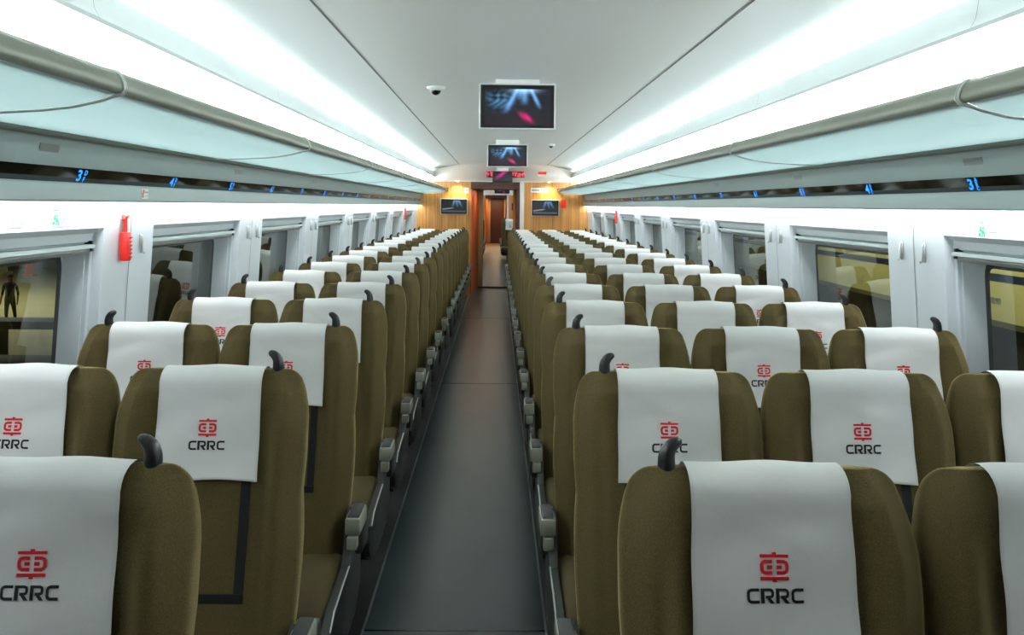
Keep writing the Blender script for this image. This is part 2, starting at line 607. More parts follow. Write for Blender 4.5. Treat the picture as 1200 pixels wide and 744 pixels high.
# ------------------------------------------------------------------ luggage racks
def make_rack(side, nm):
    root = empty('luggage_rack', (CX + side * 1.2, 9, H + 0.22))
    root_inv = root.location.copy()

    def fix(o):
        o.matrix_parent_inverse = Matrix.Translation(-root_inv)
        return o
    y0, y1 = YN, YE
    # front rail: rounded aluminium section
    sec = [(1.035, 0.314), (1.018, 0.311), (1.008, 0.300), (1.000, 0.282), (0.998, 0.268), (1.004, 0.259), (1.016, 0.257), (1.035, 0.262), (1.045, 0.28), (1.045, 0.305)]
    mb = MB()
    mb.loft([[(CX + side * a, y, H + b) for a, b in sec] for y in (y0, y1 - 0.04)])
    fix(mb.build('front_rail', 'rail', root, 50))
    tip = MB().rbox((min(CX + side * 0.99, CX + side * 1.06), y1 - 0.05, H + 0.25), (max(CX + side * 0.99, CX + side * 1.06), y1 - 0.005, H + 0.318), 0.01)
    fix(tip.build('end_cap', 'brown', root, 30))
    # frosted glass panels
    gp = [(a, H + b) for a, b in ((1.02, 0.262), (1.06, 0.247), (1.12, 0.233), (1.20, 0.224), (1.30, 0.218), (1.40, 0.216), (1.452, 0.219))]
    ribs = [2.48 + 2.45 * i for i in range(-1, 7)]
    edges = [y0] + ribs + [y1 - 0.03]
    for i in range(len(edges) - 1):
        g = sheet(gp, edges[i] + 0.012, edges[i + 1] - 0.012, side, 'glass_panel', 'frost', smooth=40, thick=0.006)
        g.parent = root
        fix(g)
    for r in ribs:
        pts = [(1.036, 0.3155), (1.017, 0.3125), (1.0065, 0.301), (0.998, 0.283), (0.996, 0.268), (1.002, 0.2565), (1.02, 0.252), (1.06, 0.239), (1.12, 0.225), (1.20, 0.216), (1.30, 0.210), (1.40, 0.208), (1.45, 0.211)]
        mb = MB()
        for dy in (-0.008, 0.008):
            mb.tube([(CX + side * a, r + dy, H + b) for a, b in pts], 0.003, 6)
        mb.loft([[(CX + side * a, r - 0.007, H + b + 0.0005), (CX + side * a, r + 0.007, H + b + 0.0005)] for a, b in pts], closed=False)
        fix(mb.build('rib', 'rib', root, 50))
    mb = MB().tube([(CX + side * 1.452, y0, H + 0.206), (CX + side * 1.452, y1, H + 0.206)], 0.011, 8)
    fix(mb.build('rear_rail', 'rail', root, 50))
    tag(root, 'overhead luggage rack of frosted glass panels along the %s wall' % nm, 'luggage rack')
    return root


make_rack(-1, 'left')
make_rack(1, 'right')
# dull rectangular speaker plates on the soffit
for side, nm in ((-1, 'left'), (1, 'right')):
    for q in range(4):
        y = 3.1 + 2.3 * q if side < 0 else 3.35 + 2.0 * q
        o = sheet([(1.4775, H + 0.132), (1.4670, H + 0.174)], y, y + 0.14, side, 'speaker_grille', 'steel', thick=-0.001)
        tag(o, 'small dull grey grille on the soffit over the %s windows, %s from the near end' % (nm, ORD[q + 1]), 'grille', 'soffit grilles')


# ------------------------------------------------------------------ lettering
def text_verts(body, size, bold=0.0, sx=1.0):
    cu = bpy.data.curves.new('t', 'FONT')
    cu.body = body
    cu.size = size
    cu.offset = bold
    cu.resolution_u = 2
    ob = bpy.data.objects.new('t', cu)
    C.objects.link(ob)
    dg = bpy.context.evaluated_depsgraph_get()
    me = bpy.data.meshes.new_from_object(ob.evaluated_get(dg))
    vs = [(v.co.x * sx, v.co.y) for v in me.vertices]
    fs = [tuple(p.vertices) for p in me.polygons]
    bpy.data.objects.remove(ob)
    bpy.data.curves.remove(cu)
    bpy.data.meshes.remove(me)
    return vs, fs


def stroke(pts, w, closed=False):
    """flat stroke of half width w along a 2-D polyline, mitred"""
    P = [Vector(p) for p in pts]
    n = len(P)
    L, Rr = [], []
    for i in range(n):
        a = P[i - 1] if (i > 0 or closed) else None
        b = P[(i + 1) % n] if (i < n - 1 or closed) else None
        d1 = (P[i] - a).normalized() if a is not None else (b - P[i]).normalized()
        d2 = (b - P[i]).normalized() if b is not None else d1
        n1 = Vector((-d1.y, d1.x))
        n2 = Vector((-d2.y, d2.x))
        m = (n1 + n2).normalized()
        k = w / max(0.45, m.dot(n1))
        L.append(P[i] + m * k)
        Rr.append(P[i] - m * k)
    vs = [tuple(p) for p in L + Rr]
    fs = []
    for i in range(n if closed else n - 1):
        j = (i + 1) % n
        fs.append((i, j, n + j, n + i))
    return vs, fs


def emblem_shapes():
    """red emblem, centre (347,345), y down, in units of the source drawing"""
    out = []

    def bar(x0, y0, x1, y1):
        nx = max(1, int((x1 - x0) / 40))
        vs, fs = [], []
        for i in range(nx + 1):
            x = x0 + (x1 - x0) * i / nx
            vs += [(x, y0), (x, y1)]
        for i in range(nx):
            fs.append((2 * i, 2 * i + 1, 2 * i + 3, 2 * i + 2))
        out.append((vs, fs))
    bar(242, 255, 452, 278)
    bar(331, 240, 363, 255)
    bar(242, 410, 452, 434)
    bar(331, 434, 363, 448)
    for s in (-1, 1):
        def X(x):
            return 347 + s * (347 - x)
        pts = [(331, 305), (278, 305), (262, 312), (255, 326), (255, 362), (262, 376), (278, 384), (331, 384)]
        out.append(stroke([(X(a), b) for a, b in pts], 12.5))
        x0, x1 = sorted((X(292), X(331)))
        bar(x0, 331, x1, 358)
    return out


def text_shapes():
    out = []

    def Cc(x0, x1):
        out.append(stroke([(x1, 500), (x0 + 34, 500), (x0 + 19, 507), (x0 + 13, 520), (x0 + 13, 562), (x0 + 19, 575), (x0 + 34, 582), (x1, 582)], 10.5))

    def Rc(x0, x1):
        out.append(stroke([(x0 + 13, 592), (x0 + 13, 490)], 13))
        out.append(stroke([(x0 + 26, 500), (x1 - 28, 500), (x1 - 15, 506), (x1 - 11, 518), (x1 - 11, 532), (x1 - 15, 543), (x1 - 28, 549), (x0 + 36, 549)], 10))
        out.append(([(x0 + 42, 556), (x0 + 72, 556), (x1 + 3, 592), (x1 - 28, 592)], [(0, 1, 2, 3)]))
    Cc(135, 228)
    Rc(240, 338)
    Rc(351, 449)
    Cc(462, 555)
    return out


# ------------------------------------------------------------------ the seat
ZTOP, ZC = 1.185, 0.44


def rec(z):
    t = (z - ZC) / (ZTOP - ZC)
    return -0.2 * (1 - min(1.0, t)) ** 1.45 - 0.008 * math.sin(PI * max(0, min(1, t)))


def back_mesh(shift=0.0):
    zs = [0.36, 0.40, 0.46, 0.54, 0.62, 0.70, 0.77, 0.83, 0.88, 0.92, 0.96, 1.0, 1.03, 1.06, 1.09, 1.115, 1.131, 1.137, 1.143]
    cap = 0.032
    for k in range(1, 9):
        a = PI / 2 * k / 8
        zs.append(ZTOP - cap + cap * math.sin(a))
    loops = []
    for z in zs:
        s = ZTOP - z
        w = 0.243 - 0.028 * (max(0, 1 - s / 0.12)) ** 1.6
        w -= 0.006 * math.exp(-((z - 0.88) / 0.05) ** 2)
        if z < 0.75:
            w -= 0.012 * ss(0.75, 0.45, z)
        T = 0.115 + 0.03 * ss(1.1, 0.6, z)
        r = 0.0
        if s < cap:
            r = 1 - math.sqrt(max(0, 1 - (1 - s / cap) ** 2))
        w -= 0.028 * r
        rl = max(0, 1 - s / 0.05) ** 1.05
        wing = 0.034 * ss(0.03, 0.14, s) * (1 - 0.5 * ss(0.35, 0.6, s))
        f, b = [], []
        n = 44
        for i in range(n + 1):
            u = -1 + 2 * i / n
            u = math.copysign(abs(u) ** 0.72, u)
            x = u * w
            e = max(0, (abs(u) - 0.80) / 0.20)
            rd = 0.046 * e ** 1.05
            y = rec(z) - wing * ss(0.139, 0.19, abs(x)) + rd
            # fabric seam dimple
            y += 0.002 * math.sin(z * 40 + x * 9) * ss(0.05, 0.12, s)
            y += (rec(z) + T / 2 - y) * 0.85 * rl
            f.append((x, y, z))
        for i in range(13):
            u = 1 - 2 * i / 12
            x = u * w * 0.985
            e = max(0, (abs(u) - 0.7) / 0.3)
            rd = 0.035 * (1 - math.sqrt(max(0, 1 - e * e)))
            yb = rec(z) + T - rd
            yb += (rec(z) + T / 2 - yb) * 0.7 * rl
            b.append((x, yb, z))
        loops.append(f + b)
    mb = MB()
    mb.loft(loops)
    return mb.mesh('backrest')


CW = 0.130


def fold(x, z, seed):
    s = ZTOP - z
    # calm zone round the printed emblem
    calm = math.exp(-((x / 0.06) ** 2 + ((s - 0.17) / 0.06) ** 2))
    a = 0.0026 * math.sin(x * 31 + seed * 1.7 + s * 8) + 0.0024 * math.sin(s * 46 + seed * 2.3 + x * 14)
    a += 0.0035 * math.exp(-((s - 0.075 - 0.03 * math.sin(seed + x * 12)) / 0.018) ** 2) * math.sin(seed * 3 + x * 17)
    a += 0.004 * ss(0.22, 0.29, s) * math.sin(x * 22 + seed)
    return (0.003 + a * 0.9) * (1 - calm) + 0.003 * calm


def cover_y(x, z, seed):
    return rec(z) - 0.006 - fold(x, z, seed)


def cover_mesh(seed):
    path = []
    zl = ZTOP - 0.262
    n1 = 22
    zt = ZTOP - 0.045
    for i in range(n1 + 1):
        path.append(('f', zl + (zt - zl) * i / n1))
    for i in range(1, 12):
        path.append(('a', PI * i / 12))
    for i in range(5):
        path.append(('b', zt - 0.14 * i / 4))
    rows = []
    nx = 20
    for kd, t in path:
        row = []
        for j in range(nx + 1):
            u = -1 + 2 * j / nx
            if kd == 'f':
                wv = CW * (1 + 0.02 * ss(0.05, 0.28, ZTOP - t) + 0.004 * math.sin(t * 37 + seed))
                x = u * wv
                z = t + (0.003 * math.sin(x * 25 + seed * 2) if t == zl else 0)
                row.append((x, cover_y(x, t, seed), z))
            elif kd == 'a':
                x = u * CW
                yf = cover_y(x, zt, seed)
                yb = rec(ZTOP) + 0.115 + 0.003
                cy, ry = (yf + yb) / 2, (yb - yf) / 2
                hz = 0.045 + 0.0075 + 0.003 * math.cos(u * 1.6) + 0.0015 * math.sin(u * 5 + seed * 3)
                row.append((x, cy - ry * math.cos(t), zt + hz * math.sin(t) ** 0.8))
            else:
                x = u * CW
                row.append((x, rec(ZTOP) + 0.115 + 0.003 - 0.03 * (zt - t), t))
        rows.append(row)
    mb = MB()
    mb.loft(rows, closed=False)
    # sewn hem along sides and bottom edge
    for j in (0, nx):
        sgn = 1 if j == 0 else -1
        pts = [rows[i][j] for i in range(0, n1 + 6)]
        A = [(p[0] + sgn * 0.0005, p[1] - 0.0012, p[2]) for p in pts]
        B = [(p[0] + sgn * 0.006, p[1] - 0.0012, p[2]) for p in pts]
        mb.loft([A, B], mi=1, closed=False)
    A = [(p[0], p[1] - 0.0012, p[2] + 0.0005) for p in rows[0]]
    B = [(p[0], p[1] - 0.0012, p[2] + 0.006) for p in rows[0]]
    mb.loft([A, B], mi=1, closed=False)
    return mb.mesh('headrest_cover')


def print_mesh(shapes, seed, name):
    U = 0.0465 / 215
    mb = MB()
    for vs, fs in shapes:
        pts = []
        for x, y in vs:
            X = (x - 347) * U
            z = ZTOP + 0.013 - 0.149 - (y - 345) * U * 1.0
            pts.append((X, cover_y(X, z, seed) - 0.0013, z))
        mb.add(pts, fs)
    return mb.mesh(name)


def setmat(me, ms, smooth=None):
    for x in ms:
        me.materials.append(M[x])
    if smooth is not None:
        for p in me.polygons:
            p.use_smooth = True
        me.set_sharp_from_angle(angle=math.radians(smooth))
    return me


ME = {}
ME['back'] = setmat(back_mesh(), ['fabric'], 60)
for s_ in range(4):
    ME['cover', s_] = setmat(cover_mesh(s_ * 1.9 + 0.4), ['cover', 'hem'], 60)
    ME['emblem', s_] = setmat(print_mesh(emblem_shapes(), s_ * 1.9 + 0.4, 'emblem'), ['logo_red'])
    ME['word', s_] = setmat(print_mesh(text_shapes(), s_ * 1.9 + 0.4, 'lettering'), ['logo_black'])


def cushion_fn(x, y, z):
    # dished top, soft nose
    d = 0.012 * math.cos(min(1, abs(x) / 0.235) * PI / 2) * (1 if z > 0.4 else 0)
    nose = 0.02 * ss(-0.5, -0.68, y)
    return (x, y, z - d - nose * (1 if z > 0.4 else -0.5))


def cushion_mesh():
    bm = bmesh.new()
    bmesh.ops.create_cube(bm, size=1)
    a, b = (-0.232, -0.69, 0.315), (0.232, -0.12, 0.462)
    for v in bm.verts:
        v.co = Vector([(a[i] + b[i]) / 2 + v.co[i] * (b[i] - a[i]) for i in range(3)])
    bmesh.ops.bevel(bm, geom=list(bm.edges), offset=0.045, segments=4, profile=0.5, affect='EDGES')
    bmesh.ops.subdivide_edges(bm, edges=[e for e in bm.edges if e.calc_length() > 0.2], cuts=5, use_grid_fill=True)
    me = bpy.data.meshes.new('cushion')
    for v in bm.verts:
        v.co = Vector(cushion_fn(*v.co))
    bm.to_mesh(me)
    bm.free()
    return me


ME['cushion'] = setmat(cushion_mesh(), ['fabric_dark'], 60)


def hook_mesh(sg):
    """padded grab horn on the shoulder, tip leaning by sg along x"""
    mb = MB()
    pts, rad = [], []
    # base (0,0,0) rising, then curling over to sg
    crv = [(0.002, 0, -0.035, 0.0165), (0.001, 0, 0.0, 0.0165), (0, 0, 0.012, 0.0162), (0, 0, 0.022, 0.0156), (0.002, 0, 0.032, 0.0145),
           (0.0065, 0, 0.0395, 0.0132), (0.0145, 0, 0.0465, 0.011), (0.0205, 0, 0.0485, 0.0092), (0.0245, 0, 0.049, 0.0072), (0.0275, 0, 0.049, 0.004)]
    for x, y, z, r in crv:
        pts.append((sg * x, y, z))
        rad.append(r)
    mb.tube(pts, 0.01, 14, rad=rad)
    me = mb.mesh('grab_handle')
    me.transform(Matrix.Diagonal((0.93, 1.1, 1, 1)))
    return me


ME['hook', 1] = setmat(hook_mesh(1), ['hook'], 60)
ME['hook', -1] = setmat(hook_mesh(-1), ['hook'], 60)

# elastic band framing the lower back
mb = MB()
bw, zb_, zt_ = 0.012, 0.655, ZTOP - 0.25


def by(z, x=0.1):
    return rec(z) - 0.003


for sx in (-1, 1):
    loops = []
    for i in range(9):
        z = zb_ + (zt_ - zb_) * i / 8
        x0, x1 = sx * 0.104 - bw, sx * 0.104 + bw
        y = by(z)
        loops.append([(x0, y, z), (x1, y, z), (x1, y + 0.006, z), (x0, y + 0.006, z)])
    mb.loft(loops)
mb.box((-0.116, by(zb_ - 0.006) - 0.0006, zb_ - 0.014), (0.116, by(zb_) + 0.006, zb_ + 0.008))
ME['strap'] = setmat(mb.mesh('elastic_band'), ['strap'])

# under-frame, pedestal legs
mb = MB()
mb.rbox((-0.235, -0.62, 0.255), (0.235, 0.02, 0.315), 0.012)
mb.rbox((-0.235, -0.5, 0.2), (0.235, -0.42, 0.26), 0.008)
ME['frame'] = setmat(mb.mesh('seat_frame'), ['base'], 30)
mb = MB()
mb.hexa([(-0.05, -0.56, 0.0), (0.05, -0.56, 0.0), (0.05, -0.1, 0.0), (-0.05, -0.1, 0.0),
         (-0.03, -0.44, 0.255), (0.03, -0.44, 0.255), (0.03, -0.2, 0.255), (-0.03, -0.2, 0.255)])
mb.rbox((-0.08, -0.6, 0.0), (0.08, -0.06, 0.05), 0.008)
ME['leg'] = setmat(mb.mesh('pedestal'), ['base'], 30)

# footrest bar
# aisle side shell with bright trim line, and armrest


def shell_mesh():
    mb = MB()
    # side outline (y, z)
    out = [(-0.15, 0.60), (-0.23, 0.58), (-0.26, 0.50), (-0.30, 0.452), (-0.46, 0.44), (-0.62, 0.425), (-0.70, 0.395), (-0.725, 0.34), (-0.70, 0.28),
           (-0.60, 0.24), (-0.40, 0.225), (-0.15, 0.235), (-0.02, 0.30), (0.0, 0.42), (-0.05, 0.55)]
    x0, x1 = 0.0, 0.026
    A = [(x0, y, z) for y, z in out]
    c = Vector((-0.35, 0.36))
    Bq = [(x1 - 0.006, y, z) for y, z in out]
    Cq = [(x1, c.x + (y - c.x) * 0.965, c.y + (z - c.y) * 0.93) for y, z in out]
    mb.loft([A, Bq, Cq])
    return mb.mesh('side_shell')


ME['shell'] = setmat(shell_mesh(), ['shell'], 35)
mb = MB()
mb.tube([(0.024, -0.29, 0.449), (0.024, -0.46, 0.437), (0.024, -0.61, 0.422), (0.024, -0.685, 0.393)], 0.0035, 6)
ME['trimline'] = setmat(mb.mesh('trim_line'), ['silver'], 60)
mb = MB()
mb.rbox((-0.010, -0.275, 0.540), (0.040, -0.10, 0.596), 0.007)
ME['arm'] = setmat(mb.mesh('armrest'), ['arm'], 35)
mb = MB()
mb.rbox((-0.004, -0.262, 0.592), (0.034, -0.11, 0.602), 0.004)
ME['pad'] = setmat(mb.mesh('arm_pad'), ['arm_pad'], 35)
mb = MB()
mb.rbox((-0.004, -0.280, 0.494), (0.030, -0.235, 0.537), 0.006)
ME['lever'] = setmat(mb.mesh('recline_lever'), ['arm'], 35)
mb = MB()
mb.rbox((-0.010, -0.16, 0.44), (0.034, 0.0, 0.56), 0.012)
ME['post'] = setmat(mb.mesh('armrest_post'), ['shell'], 35)
# thin folded armrest between neighbours
mb = MB()
mb.rbox((-0.013, -0.26, 0.56), (0.013, 0.03, 0.60), 0.008)
ME['midarm'] = setmat(mb.mesh('armrest'), ['arm'], 35)


def child(name, key, root, loc=(0, 0, 0), sx=1):
    o = bpy.data.objects.new(name, ME[key])
    C.objects.link(o)
    o.parent = root
    o.location = loc
    if sx != 1:
        o.scale = (sx, 1, 1)
    return o


def make_seat(hook, arm, var):
    """hook: side of the shoulder carrying the grab handle (-1, 0, 1); arm: side of the aisle armrest or 0"""
    r = empty('train_seat')
    b = child('backrest', 'back', r)
    child('elastic_band', 'strap', b)
    cv = child('headrest_cover', ('cover', var), r)
    child('emblem', ('emblem', var), cv)
    child('lettering', ('word', var), cv)
    child('cushion', 'cushion', r)
    child('seat_frame', 'frame', r)
    child('pedestal', 'leg', r)
    if hook:
        child('grab_handle', ('hook', -hook), r, (hook * 0.158, 0.062, ZTOP - 0.008))
    if arm:
        a = child('armrest', 'arm', r, (arm * 0.254, 0, 0), arm)
        child('arm_pad', 'pad', a)
        child('recline_lever', 'lever', a)
        child('armrest_post', 'post', a)
        s = child('side_shell', 'shell', r, (arm * 0.238, 0, 0), arm)
        child('trim_line', 'trimline', s)
    else:
        child('armrest', 'midarm', r, (0.231, 0, 0))
    return r


protos = {}
rng = random.Random(4)
ROW0, PITCH, NROW = 1.705, 0.98, 18
LAY = [('left', 'window', -1.220, -1, 0), ('left', 'aisle', -0.728, 1, 1),
       ('right', 'aisle', 0.447, -1, -1), ('right', 'middle', 0.943, 0, 0), ('right', 'window', 1.436, 1, 0)]


def place(bank, pos, x, hook, arm, y, var):
    key = (hook, arm, var)
    if key not in protos:
        protos[key] = make_seat(hook, arm, var)
        o = protos[key]
    else:
        o = copy_tree(protos[key])
    o.location = (x, y, 0)
    return o


for n in range(1, NROW + 1):
    y = ROW0 + PITCH * (n - 1) - (0.03 if n == 1 else (0.01 if n < 4 else 0))
    for bank, pos, x, hook, arm in LAY:
        dx = (0.0 if bank == 'right' else 0.002) if n == 1 else 0
        o = place(bank, pos, x + dx, hook, arm, y, rng.randrange(4))
        rowtxt = 'nearest row' if n == 1 else ('last row by the end wall' if n == NROW else ORD[n] + ' row from the near end')
        tag(o, 'olive %s seat with white printed cover, %s, %s of aisle' % (pos, rowtxt, bank), 'seat', 'seats %s of the aisle' % bank)


# ------------------------------------------------------------------ seat number displays
def glyphs(side, n):
    big, fb = text_verts(str(n), 0.05, 0.0012, 1.7 if n < 10 else 1.1)
    mb = MB()

    def put(vs, fs, oy, oz):
        out = []
        for a, b in vs:
            y = (a + oy) * (1 if side < 0 else -1)
            zz = b + oz
            t = zz / 0.047
            rel = 1.506 - 0.016 * t - 0.0015
            out.append((side * rel, y, H + 0.0635 + zz))
        mb.add(out, fs)
    put(big, fb, -0.045, 0.006)
    small = 'FD' if side < 0 else 'CBA'
    for i, ch in enumerate(small):
        vs, fs = text_verts(ch, 0.019 if side > 0 else 0.023, 0.0006, 1.5)
        put(vs, fs, 0.012, 0.003 + i * (0.0145 if side > 0 else 0.022))
    return mb


for side, nm in ((-1, 'left'), (1, 'right')):
    root = empty('seat_number_strip', (CX + side * 1.5, 9, H + 0.08))
    o = sheet([(1.506, H + 0.0625), (1.489, H + 0.1125)], YN, YE, side, 'display_glass', 'bglass')
    o.parent = root
    o.matrix_parent_inverse = Matrix.Translation(-root.location)
    for n in range(2, 19):
        y = 3.47 + 0.98 * (n - 3) + (0.0 if side > 0 else 0.02)
        g = glyphs(side, n).build('lit_number', 'blue', root)
        g.location = (CX, y, 0)
        g.matrix_parent_inverse = Matrix.Translation(-root.location)
    tag(root, 'black glass strip with blue lit row numbers above the %s windows' % nm, 'display')

# ------------------------------------------------------------------ pillars: coat hooks, hammers, stickers


def coat_hook(side, y, label):
    x = CX + side * (wx(1.46) - 0.004)
    mb = MB()
    r = empty('coat_hook', (x, y, 1.455))
    r.scale = (0.8, 0.8, 0.8)
    mb.rbox((-0.006, -0.007, -0.05), (0.006, 0.007, 0.045), 0.004)
    mb.build('back_plate', 'silver', r, 40)
    m2 = MB()
    m2.tube([(0, 0, 0.036), (-side * 0.008, 0, 0.038), (-side * 0.011, 0, 0.03), (-side * 0.010, 0, -0.02), (-side * 0.012, 0, -0.05), (-side * 0.019, 0, -0.053), (-side * 0.021, 0, -0.044)], 0.0035, 8)
    m2.build('peg', 'silver', r, 60)
    tag(r, label, 'coat hook', 'coat hooks on the window pillars')
    return r


def hammer(side, y, z, label):
    x = CX + side * (wx(z) - 0.002)
    r = empty('emergency_hammer', (x, y, z))
    s = -side
    mb = MB()
    mb.rbox(tuple(min(a, b) for a, b in zip((0, -0.024, -0.09), (s * 0.03, 0.024, 0.02))), tuple(max(a, b) for a, b in zip((0, -0.024, -0.09), (s * 0.03, 0.024, 0.02))), 0.005)
    for i in range(6):
        zz = -0.08 + i * 0.015
        mb.rbox((min(s * 0.028, s * 0.035), 0.0, zz), (max(s * 0.028, s * 0.035), 0.022, zz + 0.007), 0.002)
    mb.build('case', 'red', r, 30)
    m2 = MB()
    m2.box((min(0, s * 0.008), 0.006, 0.018), (max(0, s * 0.008), 0.022, 0.088))
    m2.box((min(0, s * 0.02), 0.0, 0.078), (max(0, s * 0.02), 0.03, 0.088))
    m2.build('bracket', 'steel', r)
    m3 = MB()
    m3.tube([(s * 0.017, -0.008, 0.015), (s * 0.017, -0.008, 0.04), (s * 0.018, -0.012, 0.075)], 0.008, 8)
    m3.build('handle', 'red', r, 60)
    m4 = MB()
    m4.tube([(s * 0.018, 0.016, 0.084), (s * 0.018, 0.004, 0.082), (s * 0.018, -0.022, 0.074), (s * 0.018, -0.03, 0.066)], 0.01, 10, rad=[0.003, 0.010, 0.011, 0.006])
    m4.build('hammer_head', 'red', r, 60)
    tag(r, label, 'hammer')
    return r


for side, nm in ((-1, 'left'), (1, 'right')):
    for wi in range(len(WIN) - 1):
        yc = (WIN[wi] + LEN + WIN[wi + 1]) / 2
        if wi == 0:
            continue
        for d, w_ in ((-0.11, 'near'), (0.11, 'far')):
            if side < 0 and wi == 1 and d < 0:
                continue
            coat_hook(side, yc + d, 'silver coat hook on the %s pillar of the %s wall, %s hook of its pair' % (ORD[wi], nm, w_) if not (side < 0 and wi == 1)
                      else 'silver coat hook next to the nearest red hammer on the left wall')
hammer(-1, 3.99, 1.485, 'large red emergency hammer in its case on the left wall, nearest pillar')
hammer(-1, 16.15, 1.48, 'small distant red emergency hammer on the left wall near the end wall')
hammer(1, 14.2, 1.48, 'red emergency hammer on the right wall towards the end wall')


def sticker(side, y, z, w, h, label, parts, rel=None, base='paper'):
    """flat printed label on wall or fascia; parts: (y0,y1,z0,z1,material) as fractions"""
    rl = rel if rel else wx(z)
    x = CX + side * (rl - 0.0015)
    r = MB()
    ms = [base] + [p[4] for p in parts]
    sgn = 1 if side < 0 else -1
    r.box((-0.0006, -w / 2, -h / 2), (0.0006, w / 2, h / 2), 0)
    for i, (a, b, c, d, m) in enumerate(parts):
        ya, yb = sorted((sgn * (a - 0.5) * w, sgn * (b - 0.5) * w))
        r.box((-0.0012 if side > 0 else 0, ya, (c - 0.5) * h), (0.0 if side > 0 else 0.0012, yb, (d - 0.5) * h), i + 1)
    o = r.build('sticker', ms)
    o.location = (x, y, z)
    tag(o, label, 'sticker')
    return o


figure = [(0.08, 0.30, 0.84, 0.92, 'green'), (0.12, 0.19, 0.46, 0.66, 'green'), (0.22, 0.32, 0.50, 0.62, 'green'), (0.10, 0.30, 0.36, 0.46, 'green'), (0.20, 0.34, 0.22, 0.36, 'green'),
          (0.06, 0.16, 0.10, 0.28, 'green'), (0.20, 0.26, 0.08, 0.2, 'green'), (0.30, 0.36, 0.08, 0.2, 'green'),
          (0.56, 0.95, 0.62, 0.70, 'greyprint'), (0.56, 0.90, 0.30, 0.38, 'greyprint')]
sticker(-1, 3.44, 1.568, 0.16, 0.06, 'small green figure sticker above the nearest left window', figure, base='wall')
sticker(-1, 3.12, 1.564, 0.09, 0.045, 'faint grey printed sticker above the nearest left window', [(0.1, 0.3, 0.2, 0.8, 'greyprint'), (0.42, 0.6, 0.3, 0.6, 'greyprint'), (0.8, 0.9, 0.1, 0.8, 'greyprint')], base='wall')
sticker(1, 3.46, 1.555, 0.16, 0.06, 'small green figure sticker above the nearest right window', figure, base='wall')
sticker(-1, 4.03, H + 0.032, 0.075, 0.038, 'white hammer sign with red pictogram on the left grey fascia',
        [(0.1, 0.3, 0.1, 0.6, 'red'), (0.2, 0.42, 0.55, 0.92, 'red'), (0.55, 0.95, 0.6, 0.75, 'greyprint'), (0.55, 0.9, 0.25, 0.32, 'greyprint')], rel=1.472)

# ------------------------------------------------------------------ ceiling screens and cameras


def picture(u, v, kind):
    """u 0..1 left to right, v 0..1 bottom to top -> rgb of the stage-light picture"""
    r = g = b = 0.0
    if kind == 0:
        if u < 0.05 or u > 0.95 or v < 0.05 or v > 0.92:
            return (0, 0, 0)
        v2 = (0.92 - v) / 0.87
        # two slanting beams and a middle one
        for cx0, slope, w0, ln, st in ((0.50, -0.26, 0.03, 0.75, 0.9), (0.60, 0.0, 0.035, 0.5, 0.6), (0.69, 0.24, 0.022, 0.6, 0.9), (0.55, -0.1, 0.03, 0.35, 0.4)):
            c = cx0 + slope * v2
            w = w0 * (1 + 0.6 * v2)
            a = math.exp(-((u - c) / w) ** 2) * st * ss(ln, ln * 0.45, v2)
            r += a * 0.16
            g += a * 0.42
            b += a * 0.85
        top = math.exp(-((u - 0.6) / 0.16) ** 2) * math.exp(-(v2 / 0.10) ** 2)
        r += top * 0.35
        g += top * 0.65
        b += top * 0.9
        cl = max(0, math.sin(u * 31 + 2 * math.sin(v * 17)) * math.sin(v * 26 + 3 * math.sin(u * 13)) + 0.35) * math.exp(-((u - 0.25) / 0.16) ** 2 - ((v - 0.68) / 0.2) ** 2)
        r += cl * 0.05
        g += cl * 0.18
        b += cl * 0.32
        du, dv = (u - 0.62) * 1.78, v - 0.24
        p = math.exp(-((du * 0.82 - dv * 0.57) / 0.15) ** 2 - ((du * 0.57 + dv * 0.82) / 0.055) ** 2)
        p *= 0.75 + 0.25 * math.sin(u * 60 + v * 25)
        r += p * 1.1
        b += p * 0.28
        r += 0.005 + 0.02 * max(0, 0.5 - v)
        b += 0.012
        g += 0.006
    elif kind == 1:
        if u < 0.04 or u > 0.96 or v < 0.06 or v > 0.93:
            return (0.002, 0.002, 0.003)
        for c0, sl in ((0.52, -0.18), (0.60, 0.1), (0.68, 0.3)):
            c = c0 + sl * (0.93 - v)
            a = math.exp(-((u - c) / 0.04) ** 2) * ss(0.35, 0.95, v)
            r += a * 0.10
            g += a * 0.22
            b += a * 0.40
        w = math.exp(-((v - (0.30 + 0.22 * u)) / 0.035) ** 2) * ss(0.55, 0.35, u) * 0.25
        h = math.exp(-((v - 0.17) / 0.04) ** 2) * 0.08
        r += w + h + 0.004
        g += w + h + 0.007
        b += w + h + 0.010
    else:
        if u < 0.05 or u > 0.95:
            return (0, 0, 0)
        a = math.exp(-((u - 0.55 - (v - 0.9) * 0.6) / 0.12) ** 2) * ss(0.1, 0.9, v) * 0.8
        r += a * 0.9
        b += a * 0.35
    return (r, g, b)


def screen_mesh(w, h, kind, nx=96, ny=54):
    mb = MB()
    vs = []
    for j in range(ny + 1):
        for i in range(nx + 1):
            vs.append((-w / 2 + w * i / nx, 0, -h / 2 + h * j / ny))
    fs = [(j * (nx + 1) + i, j * (nx + 1) + i + 1, (j + 1) * (nx + 1) + i + 1, (j + 1) * (nx + 1) + i) for j in range(ny) for i in range(nx)]
    mb.add(vs, fs)
    me = mb.mesh('screen')
    ca = me.color_attributes.new('picture', 'FLOAT_COLOR', 'POINT')
    for k, v in enumerate(vs):
        c = picture(v[0] / w + 0.5, v[2] / h + 0.5, kind)
        ca.data[k].color = (c[0], c[1], c[2], 1)
    return me


